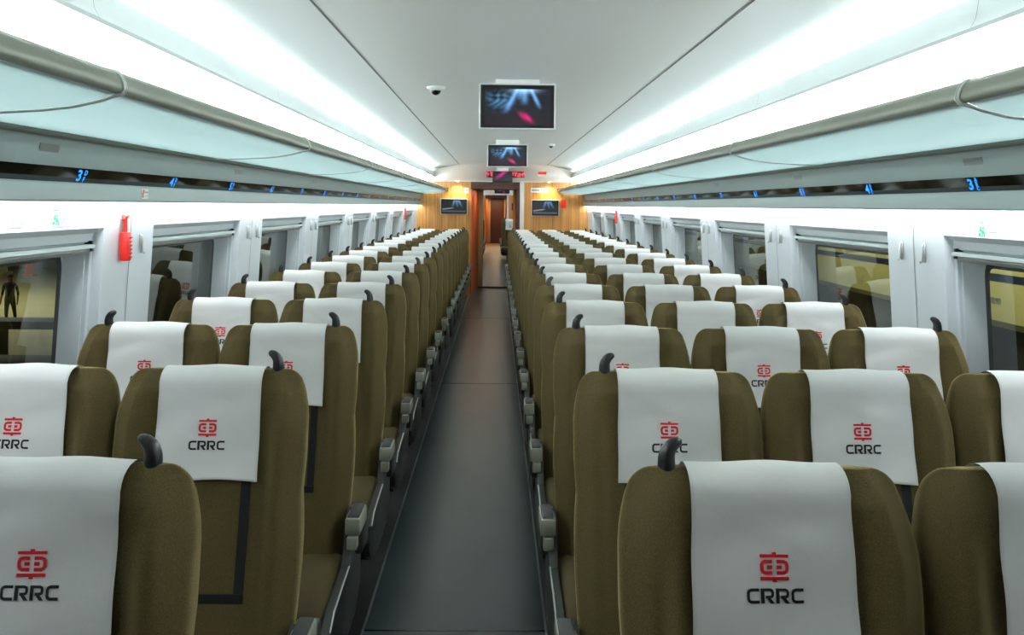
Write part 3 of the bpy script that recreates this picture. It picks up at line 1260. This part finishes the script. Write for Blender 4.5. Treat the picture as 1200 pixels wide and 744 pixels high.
def television(name, x, y, z, w, h, kind, label, hang=None, frame='white', tilt=0.0):
    r = empty(name, (x, y, z))
    r.rotation_euler = (tilt, 0, 0)
    mb = MB()
    t = 0.009
    mb.rbox((-w / 2 - t, 0.0, -h / 2 - t), (w / 2 + t, 0.035, h / 2 + t), 0.004)
    mb.build('housing', frame, r, 30)
    bz = MB()
    bz.box((-w / 2, -0.002, -h / 2), (w / 2, 0.001, h / 2))
    bz.build('bezel', 'black', r)
    s = link('screen', screen_mesh(w * 0.97, h * 0.96, kind), 'screen', r)
    s.location = (0, -0.003, 0)
    if hang:
        hb = MB()
        hb.rbox((-w * 0.3, 0.008, h / 2), (w * 0.3, 0.034, h / 2 + hang), 0.003)
        hb.build('bracket', 'ceiling', r, 30)
    tag(r, label, 'screen')
    return r


television('ceiling_screen', CX + 0.006, 6.08, H + 0.582, 0.432, 0.252, 0, 'large nearest screen hanging from the ceiling, blue beams and magenta figure', hang=0.035)
television('ceiling_screen', CX + 0.005, 11.5, H + 0.553, 0.43, 0.235, 0, 'smaller second screen hanging from the ceiling farther down the aisle', hang=0.06)
television('bulkhead_screen', 0.098, 18.2, H + 0.505, 0.335, 0.18, 2, 'small dark screen with red picture over the end doorway', hang=0.06, frame='black')
# end wall screens
television('wall_screen', -0.775, YE - 0.045, H - 0.025, 0.47, 0.27, 1, 'wall screen on the wooden end wall, left of the doorway', frame='white')
television('wall_screen', 0.885, YE - 0.045, H - 0.037, 0.485, 0.28, 1, 'wall screen on the wooden end wall, right of the doorway', frame='white')

# red dot-matrix board above the doorway
r = empty('message_board', (0.15, 18.33, H + 0.55))
MB().rbox((-0.34, 0, -0.055), (0.34, 0.05, 0.055), 0.006).build('housing', 'black', r, 30)
mb = MB()
rg = random.Random(3)
for cxx in [-0.31 + 0.062 * i for i in range(11)]:
    for q in range(9):
        a = cxx + rg.uniform(-0.02, 0.02)
        z = rg.uniform(-0.035, 0.035)
        if rg.random() < 0.5:
            mb.box((a - 0.018, -0.002, z - 0.003), (a + 0.018, 0.0, z + 0.003))
        else:
            mb.box((a - 0.003, -0.002, z - 0.016), (a + 0.003, 0.0, z + 0.016))
mb.build('lit_characters', 'red_led', r)
tag(r, 'red lit message board over the end doorway behind the small screen', 'sign')


def dome(x, y, z, s, label):
    r = empty('dome_camera', (x, y, z))
    mb = MB()
    prof = [(0.058, 0.0), (0.058, -0.012), (0.05, -0.022), (0.036, -0.028)]
    n = 24
    loops = [[(a * s * math.cos(2 * PI * i / n), a * s * math.sin(2 * PI * i / n), b * s) for i in range(n)] for a, b in prof]
    mb.loft(loops)
    mb.build('base', 'white', r, 40)
    m2 = MB()
    loops = []
    for k in range(7):
        a = PI / 2 * k / 6
        loops.append([(0.034 * s * math.cos(a) * math.cos(2 * PI * i / n), 0.034 * s * math.cos(a) * math.sin(2 * PI * i / n), (-0.022 - 0.034 * math.sin(a)) * s) for i in range(n)])
    m2.loft(loops)
    m2.build('dark_dome', 'bglass', r, 60)
    tag(r, label, 'camera')


dome(-0.385, 6.45, H + 0.738, 1.0, 'dome camera on the ceiling left of the nearest hanging screen')
dome(0.64, 12.3, H + 0.733, 0.8, 'dome camera on the ceiling right of the second hanging screen')


# ------------------------------------------------------------------ the end wall
def end_wall(Y, pre, seats=False):
    """wood-clad end wall with recessed doorway; Y is the saloon-side face"""
    XL, XR = -0.47, 0.42
    top = H + 0.44
    D = 1.45
    wd = MB()
    wd.box((CX - 1.62, Y, 0), (XL, Y + 0.05, top))
    wd.box((XR + 0.075, Y, 0), (CX + 1.66, Y + 0.05, top))
    struct(wd.build('wall_' + pre, 'wood'))
    # panel joints
    jn = MB()
    for x in (-1.28, -1.08, -0.62, 0.72, 1.02, 1.32, 1.5):
        jn.box((x - 0.0025, Y - 0.0015, 0), (x + 0.0025, Y + 0.001, top))
    struct(jn.build('trim_joints_' + pre, 'brown'))
    up = MB().box((CX - 1.75, Y + 0.003, top - 0.001), (CX + 1.75, Y + 0.06, H + 0.8))
    struct(up.build('wall_above_' + pre, 'ceiling'))
    struct(MB().box((CX - 1.3, Y - 0.02, top - 0.012), (CX + 1.3, Y + 0.01, top + 0.012)).build('trim_beam_' + pre, 'white'))
    struct(MB().box((XL, Y - 0.01, H + 0.30), (XR, Y + D, H + 0.428)).build('trim_lintel_' + pre, 'brown'))
    # angled orange side of the recess
    mb = MB()
    mb.hexa([(XL, Y - 0.005, 0), (XL + 0.022, Y - 0.005, 0), (-0.352, Y + D, 0), (-0.5, Y + D, 0), (XL, Y - 0.005, H + 0.43), (XL + 0.022, Y - 0.005, H + 0.43), (-0.352, Y + D, H + 0.43), (-0.5, Y + D, H + 0.43)])
    struct(mb.build('trim_recess_' + pre, 'orange'))
    struct(MB().box((-0.352, Y + D, 0), (-0.262, Y + D + 0.08, H + 0.3)).build('trim_jamb_' + pre, 'beige'))
    mb = MB()
    mb.hexa([(XR - 0.012, Y, 0), (XR, Y, 0), (0.6, Y + D, 0), (0.372, Y + D, 0), (XR - 0.012, Y, H + 0.43), (XR, Y, H + 0.43), (0.6, Y + D, H + 0.43), (0.372, Y + D, H + 0.43)])
    struct(mb.build('trim_inner_' + pre, 'brown'))
    struct(MB().box((0.322, Y + D, 0), (0.385, Y + D + 0.08, H + 0.3)).build('trim_post_' + pre, 'wood'))
    struct(MB().rbox((XR, Y - 0.012, 0), (XR + 0.08, Y + 0.06, top - 0.004), 0.006).build('trim_white_' + pre, 'white', smooth=30))
    struct(MB().box((-0.5, Y + D - 0.02, 0.0), (0.6, Y + D + 0.1, 0.03)).build('trim_threshold_' + pre, 'brown'))


end_wall(YE, 'end')


# curved bulkhead between ceiling and end wall
def bulk(side_pts=29):
    mb = MB()
    loops = []
    for k in range(9):
        t = k / 8
        L = []
        for i in range(side_pts):
            a = -1.255 + 2.51 * i / (side_pts - 1)
            q = abs(a) / 1.255
            yf = 18.0 + 0.75 * q ** 2.2
            if abs(a) < 0.77:
                zc = H + 0.745 - 0.025 * (abs(a) / 0.77) ** 2
            elif abs(a) < 1.25:
                zc = H + 0.72 - 0.092 * ((abs(a) - 0.77) / 0.48) ** 1.5
            else:
                zc = H + 0.60
            zc -= 0.004
            y = yf + (YE - 0.01 - yf) * t
            z = zc + (H + 0.44 - zc) * (t ** 1.35)
            L.append((CX + a, y, z))
        loops.append(L)
    mb.loft(loops, closed=False)
    return mb


struct(bulk().build('ceiling_bulkhead', 'ceiling', smooth=50))


def wall_card(x, z, w, h, y, base, label, cat, parts=()):
    mb = MB()
    mb.box((-w / 2, -0.003, -h / 2), (w / 2, 0, h / 2), 0)
    for i, (a, b, c, d, m) in enumerate(parts):
        mb.box(((a - 0.5) * w, -0.0042, (c - 0.5) * h), ((b - 0.5) * w, -0.003, (d - 0.5) * h), i + 1)
    o = mb.build('notice' if cat == 'notice' else 'plate', [base] + [p[4] for p in parts])
    o.location = (x, y, z)
    tag(o, label, cat)


wall_card(1.22, H + 0.04, 0.09, 0.15, YE - 0.002, 'red', 'red card on the wooden end wall beside the right wall screen', 'notice')
wall_card(0.77, H + 0.285, 0.30, 0.085, YE - 0.002, 'white', 'white nameplate with grey print above the right wall screen', 'plate',
          [(0.06, 0.55, 0.3, 0.7, 'greyprint'), (0.6, 0.95, 0.1, 0.9, 'greyprint')])
wall_card(-0.55, H + 0.27, 0.075, 0.10, YE - 0.002, 'paper', 'small white notice on the end wall above the left wall screen', 'notice', [(0.3, 0.7, 0.3, 0.75, 'greyprint')])
wall_card(0.80, H + 0.565, 0.15, 0.08, 18.33, 'paper', 'white and red label on the sloping ceiling bulkhead', 'notice', [(0.0, 1.0, 0.4, 1.0, 'red')])
wall_card(0.97, H + 0.56, 0.16, 0.08, 18.33, 'white', 'plain white label on the ceiling bulkhead beside the red one', 'notice')
for x, nm in ((-0.71, 'left'), (0.95, 'right')):
    r = empty('downlight', (x, YE - 0.10, H + 0.448))
    mb = MB()
    n = 16
    mb.loft([[(a * math.cos(2 * PI * i / n), a * math.sin(2 * PI * i / n), b) for i in range(n)] for a, b in ((0.035, 0.0), (0.035, -0.015), (0.026, -0.018))])
    mb.build('rim', 'silver', r, 40)
    m2 = MB()
    m2.loft([[(a * math.cos(2 * PI * i / n), a * math.sin(2 * PI * i / n), b) for i in range(n)] for a, b in ((0.024, -0.018), (0.016, -0.022))])
    m2.build('lens', 'spot', r)
    tag(r, 'small warm downlight at the top of the end wall, %s of the doorway' % nm, 'light')
    d = bpy.data.lights.new('downlight_lamp', 'SPOT')
    d.energy = E_SPOT * 3
    d.color = (1, 0.8, 0.5)
    d.spot_size = 2.4
    d.spot_blend = 1
    d.shadow_soft_size = 0.02
    lo = bpy.data.objects.new('downlight_lamp', d)
    C.objects.link(lo)
    lo.location = (x, YE - 0.12, H + 0.42)
area('vestibule_lamp', (-0.1, YE + 0.7, H + 0.29), (0.3, 0.5), 4, col=(1, 0.72, 0.42))

# near end wall behind the camera
struct(MB().box((CX - 1.75, YN - 0.05, 0), (CX + 1.75, YN, H + 0.95)).build('wall_near', 'brown'))

# ------------------------------------------------------------------ vestibule and the next carriage
Y2, Y3 = 24.2, 43.0
struct(MB().box((-2.0, YF, -0.08), (2.2, 36.2, 0.0)).build('floor_next', 'floor'))
struct(MB().box((-2.0, 36.2, -0.08), (2.2, 46, 0.0)).build('floor_next_far', 'floor_brown'))
struct(MB().box((-0.75, YF + 0.08, 0), (-0.65, Y2, H + 0.8)).build('wall_vestibule_left', 'wood'))
struct(MB().box((0.75, YF + 0.08, 0), (0.85, Y2, H + 0.8)).build('wall_vestibule_right', 'wood'))
struct(MB().box((-0.8, YF + 0.08, H + 0.62), (0.85, Y2, H + 0.66)).build('ceiling_vestibule', 'ceiling'))
struct(MB().box((CX - 1.7, Y2, 0), (CX - 1.6, 46, H + 0.8)).build('wall_next_left', 'wall'))
struct(MB().box((CX + 1.6, Y2, 0), (CX + 1.7, 46, H + 0.8)).build('wall_next_right', 'wall'))
struct(MB().box((CX - 1.7, Y2, H + 0.74), (CX + 1.7, 46, H + 0.8)).build('ceiling_next', 'ceiling'))
struct(MB().box((CX - 1.7, 45.9, 0), (CX + 1.7, 46, H + 0.8)).build('wall_next_far', 'brown'))
for sx in (-1, 1):
    o = MB().box((CX + sx * 1.1 - 0.08, Y2 + 0.5, H + 0.70), (CX + sx * 1.1 + 0.08, Y3 - 0.3, H + 0.73)).build('light_strip', 'strip')
    tag(o, 'ceiling light line of the next carriage, %s side' % ('left' if sx < 0 else 'right'), 'light')
end_wall(Y3, 'next')
struct(MB().box((CX - 1.6, Y3 + 1.6, 0), (CX + 1.6, Y3 + 1.65, H + 0.8)).build('wall_next_door', 'brown'))
area('vestibule_lamp', (0.0, Y3 + 0.8, H + 0.28), (0.4, 0.5), 18, col=(1, 0.7, 0.35))
television('ceiling_screen', CX + 0.05, 31, H + 0.46, 0.45, 0.2, 0, 'tiny far screen seen through the end doorway in the next carriage', hang=0.08)
television('wall_screen', 0.885, Y3 - 0.045, H - 0.04, 0.485, 0.3, 1, 'tiny far wall screen seen through the end doorway', frame='steel')
for i in range(4):
    y = 29.9 + 1.0 * i
    for bank, x, hook, arm in (('right', 0.395, -1, -1), ('left', -0.62, 1, 1)):
        o = place(bank, 'aisle', x, hook, arm, y, rng.randrange(4))
        if i == 0:
            tag(o, 'tiny nearest olive seat of the next carriage, through doorway, %s of its aisle' % bank, 'seat', 'seats in the next carriage')
        else:
            tag(o, 'tiny olive seat of the next carriage, %s row there, %s of its aisle' % (ORD[i + 1], bank), 'seat', 'seats in the next carriage')

# ------------------------------------------------------------------ outside: depot yard on the left, another train on the right
GZ = -2.4
struct(MB().box((-70, 8, GZ - 0.1), (-4, 90, GZ)).build('ground_yard', 'rug'))
struct(MB().box((-11.2, 27, GZ), (-11, 90, 4)).build('wall_yard_blocker', 'dark'))
struct(MB().box((-70, 62, GZ), (-4, 62.4, 8)).build('wall_depot', 'yardwall'))


def yard_bench(y, x0, x1, z, label):
    r = empty('work_bench', ((x0 + x1) / 2, y, GZ))
    L = (x1 - x0) / 2
    zz = z - GZ
    MB().rbox((-L, -0.45, zz - 0.18), (L, 0.45, zz), 0.02).build('top', 'dark', r, 30)
    for sx in (-0.9, -0.3, 0.3, 0.9):
        MB().box((sx * L - 0.12, -0.35, 0), (sx * L + 0.12, 0.35, zz - 0.17)).build('leg', 'dark', r)
    tag(r, label, 'bench')


yard_bench(24, -17, -8.5, -1.1, 'long dark steel work bench outside the nearest left window')
yard_bench(17, -12, -6.0, -0.95, 'dark steel bench close outside the nearest left window, lower in view')
for i, (x, y, m, lb) in enumerate(((-27.8, 58, 'cream', 'yellow column of the depot at the left picture edge'), (-25, 56, 'orange', 'thin orange-brown column of the depot behind the worker'))):
    wv = 0.45 if i == 0 else 0.2
    mb = MB()
    mb.box((-wv, -wv, 0), (-wv * 0.7, wv, 9))
    mb.box((wv * 0.7, -wv, 0), (wv, wv, 9))
    mb.box((-wv, -wv * 0.15, 0), (wv, wv * 0.15, 9))
    mb.box((-wv * 1.5, -wv * 1.5, 0), (wv * 1.5, wv * 1.5, 0.1))
    o = mb.build('column', m)
    o.location = (x, y, GZ)
    tag(o, lb, 'column')
mb = MB()
mb.box((-20, -0.15, 0), (20, 0.15, 0.5))
for q in range(11):
    mb.box((-19 + q * 3.8, -0.2, -0.4), (-18.8 + q * 3.8, 0.2, 0.9))
o = mb.build('guard_rail', 'dark')
o.location = (-30, 55, GZ + 2.6)
tag(o, 'dark horizontal beam across the depot seen through the nearest left window', 'beam')


def person():
    r = empty('person', (-15.35, 33, GZ))
    bm = bmesh.new()
    sk = bm.verts.layers.skin.verify()
    J = {}

    def v(n, co, ra):
        q = bm.verts.new(co)
        q[sk].radius = (ra * 1.15, ra * 0.95) if ra > 0.02 else (ra, ra)
        J[n] = q
        return q
    v('pel', (0, 0, 0.92), 0.14)
    v('waist', (0, 0, 1.08), 0.125)
    v('chest', (0, 0.0, 1.28), 0.15)
    v('neckb', (0, 0, 1.42), 0.075)
    v('neck', (0, 0, 1.48), 0.055)
    v('head', (0, -0.01, 1.56), 0.08)
    v('crown', (0, -0.01, 1.65), 0.075)
    for s, n in ((-1, 'l'), (1, 'r')):
        v('hip' + n, (s * 0.09, 0, 0.86), 0.095)
        v('knee' + n, (s * (0.12 + 0.02 * s), -0.03 if s < 0 else 0.03, 0.48), 0.062)
        v('ank' + n, (s * (0.14 + 0.03 * s), 0.02, 0.09), 0.042)
        v('toe' + n, (s * (0.15 + 0.03 * s), -0.14, 0.04), 0.036)
        v('sh' + n, (s * 0.18, 0, 1.38), 0.062)
        v('el' + n, (s * 0.245, 0.02, 1.11), 0.042)
        v('wr' + n, (s * 0.265, -0.06, 0.88), 0.027)
        v('ha' + n, (s * 0.265, -0.08, 0.80), 0.03)
    E = [('pel', 'waist'), ('waist', 'chest'), ('chest', 'neckb'), ('neckb', 'neck'), ('neck', 'head'), ('head', 'crown')]
    for n in 'lr':
        E += [('pel', 'hip' + n), ('hip' + n, 'knee' + n), ('knee' + n, 'ank' + n), ('ank' + n, 'toe' + n), ('neckb', 'sh' + n), ('sh' + n, 'el' + n), ('el' + n, 'wr' + n), ('wr' + n, 'ha' + n)]
        for k in range(5):
            s = -1 if n == 'l' else 1
            f = v('f%s%d' % (n, k), (s * 0.265 + (k - 2) * 0.012 * (1 if k else 1), -0.09 - 0.012 * (k - 2), 0.735 + 0.01 * abs(k - 2) + (0.03 if k == 0 else 0)), 0.008)
            E.append(('ha' + n, 'f%s%d' % (n, k)))
    for a, b in E:
        bm.edges.new((J[a], J[b]))
    J['pel'][sk].use_root = True
    me = bpy.data.meshes.new('body')
    bm.to_mesh(me)
    bm.free()
    o = bpy.data.objects.new('body', me)
    C.objects.link(o)
    o.modifiers.new('skin', 'SKIN').use_smooth_shade = True
    sd = o.modifiers.new('sub', 'SUBSURF')
    sd.levels = sd.render_levels = 1
    dg = bpy.context.evaluated_depsgraph_get()
    m2 = bpy.data.meshes.new_from_object(o.evaluated_get(dg))
    bpy.data.objects.remove(o)
    m2.materials.clear()
    for m in ('navycloth', 'skin'):
        m2.materials.append(M[m])
    for p in m2.polygons:
        c = p.center
        p.material_index = 1 if (c.z > 1.45 or (abs(c.x) > 0.2 and c.z < 1.05)) else 0
        p.use_smooth = True
    body = bpy.data.objects.new('body', m2)
    C.objects.link(body)
    body.parent = r
    mb = MB()
    n = 14
    loops = []
    for k in range(7):
        a = PI / 2 * k / 6
        loops.append([(0.098 * math.cos(a) * math.cos(2 * PI * i / n), 0.0 + 0.105 * math.cos(a) * math.sin(2 * PI * i / n), 1.615 + 0.12 * math.sin(a)) for i in range(n)])
    mb.loft(loops)
    mb.build('cap', 'hair', r, 60)
    tag(r, 'person in dark clothes standing on the depot floor outside the left window', 'person')
    # red bucket-like case beside the person
    b = empty('tool_case', (-16.0, 33.1, GZ))
    MB().rbox((-0.32, -0.2, 0), (0.32, 0.2, 0.34), 0.05).build('box', 'red', b, 30)
    MB().tube([(-0.15, 0, 0.33), (-0.14, 0, 0.43), (0.14, 0, 0.43), (0.15, 0, 0.33)], 0.02, 6).build('handle', 'black', b, 60)
    tag(b, 'red case on the depot floor beside the standing person', 'case')


person()

# neighbouring train on the right
r = empty('neighbouring_train', (6.0, 14, -1.3))
mb = MB()
sec = [(0.05, 1.52), (0.0, 1.6), (0.0, 2.28), (0.06, 2.40), (0.4, 2.6), (2.4, 2.6), (2.4, 1.52)]
mb.loft([[(a, y, b) for a, b in sec] for y in (-13, 22)])
mb.build('body', 'cream', r, 30)
MB().box((-0.006, -13, 2.07), (0.003, 22, 2.16)).build('stripe', 'navy', r)
MB().box((0.25, -12.6, 0.35), (2.2, 21.6, 1.54)).build('underframe', 'dark', r)
for y in (-9, -6.5, 3, 5.5, 14, 16.5):
    mb = MB()
    n = 24
    mb.loft([[(a, y + b * math.cos(2 * PI * i / n), 0.44 + b * math.sin(2 * PI * i / n)) for i in range(n)] for a, b in ((0.12, 0.40), (0.14, 0.44), (0.26, 0.44))])
    mb.build('wheel', 'dark', r, 40)
vs, fs = text_verts('E 921983', 0.105, 0.002, 0.8)
mb = MB()
mb.add([(-0.008, -a, b) for a, b in vs], [f[::-1] for f in fs])
o = mb.build('lettering', 'dark', r)
o.location = (0, -1.47, 1.80)
tag(r, 'cream train with navy stripe standing outside the right windows', 'train')
struct(MB().box((3.2, -6, -1.42), (24, 60, -1.3)).build('ground_track', 'dark'))
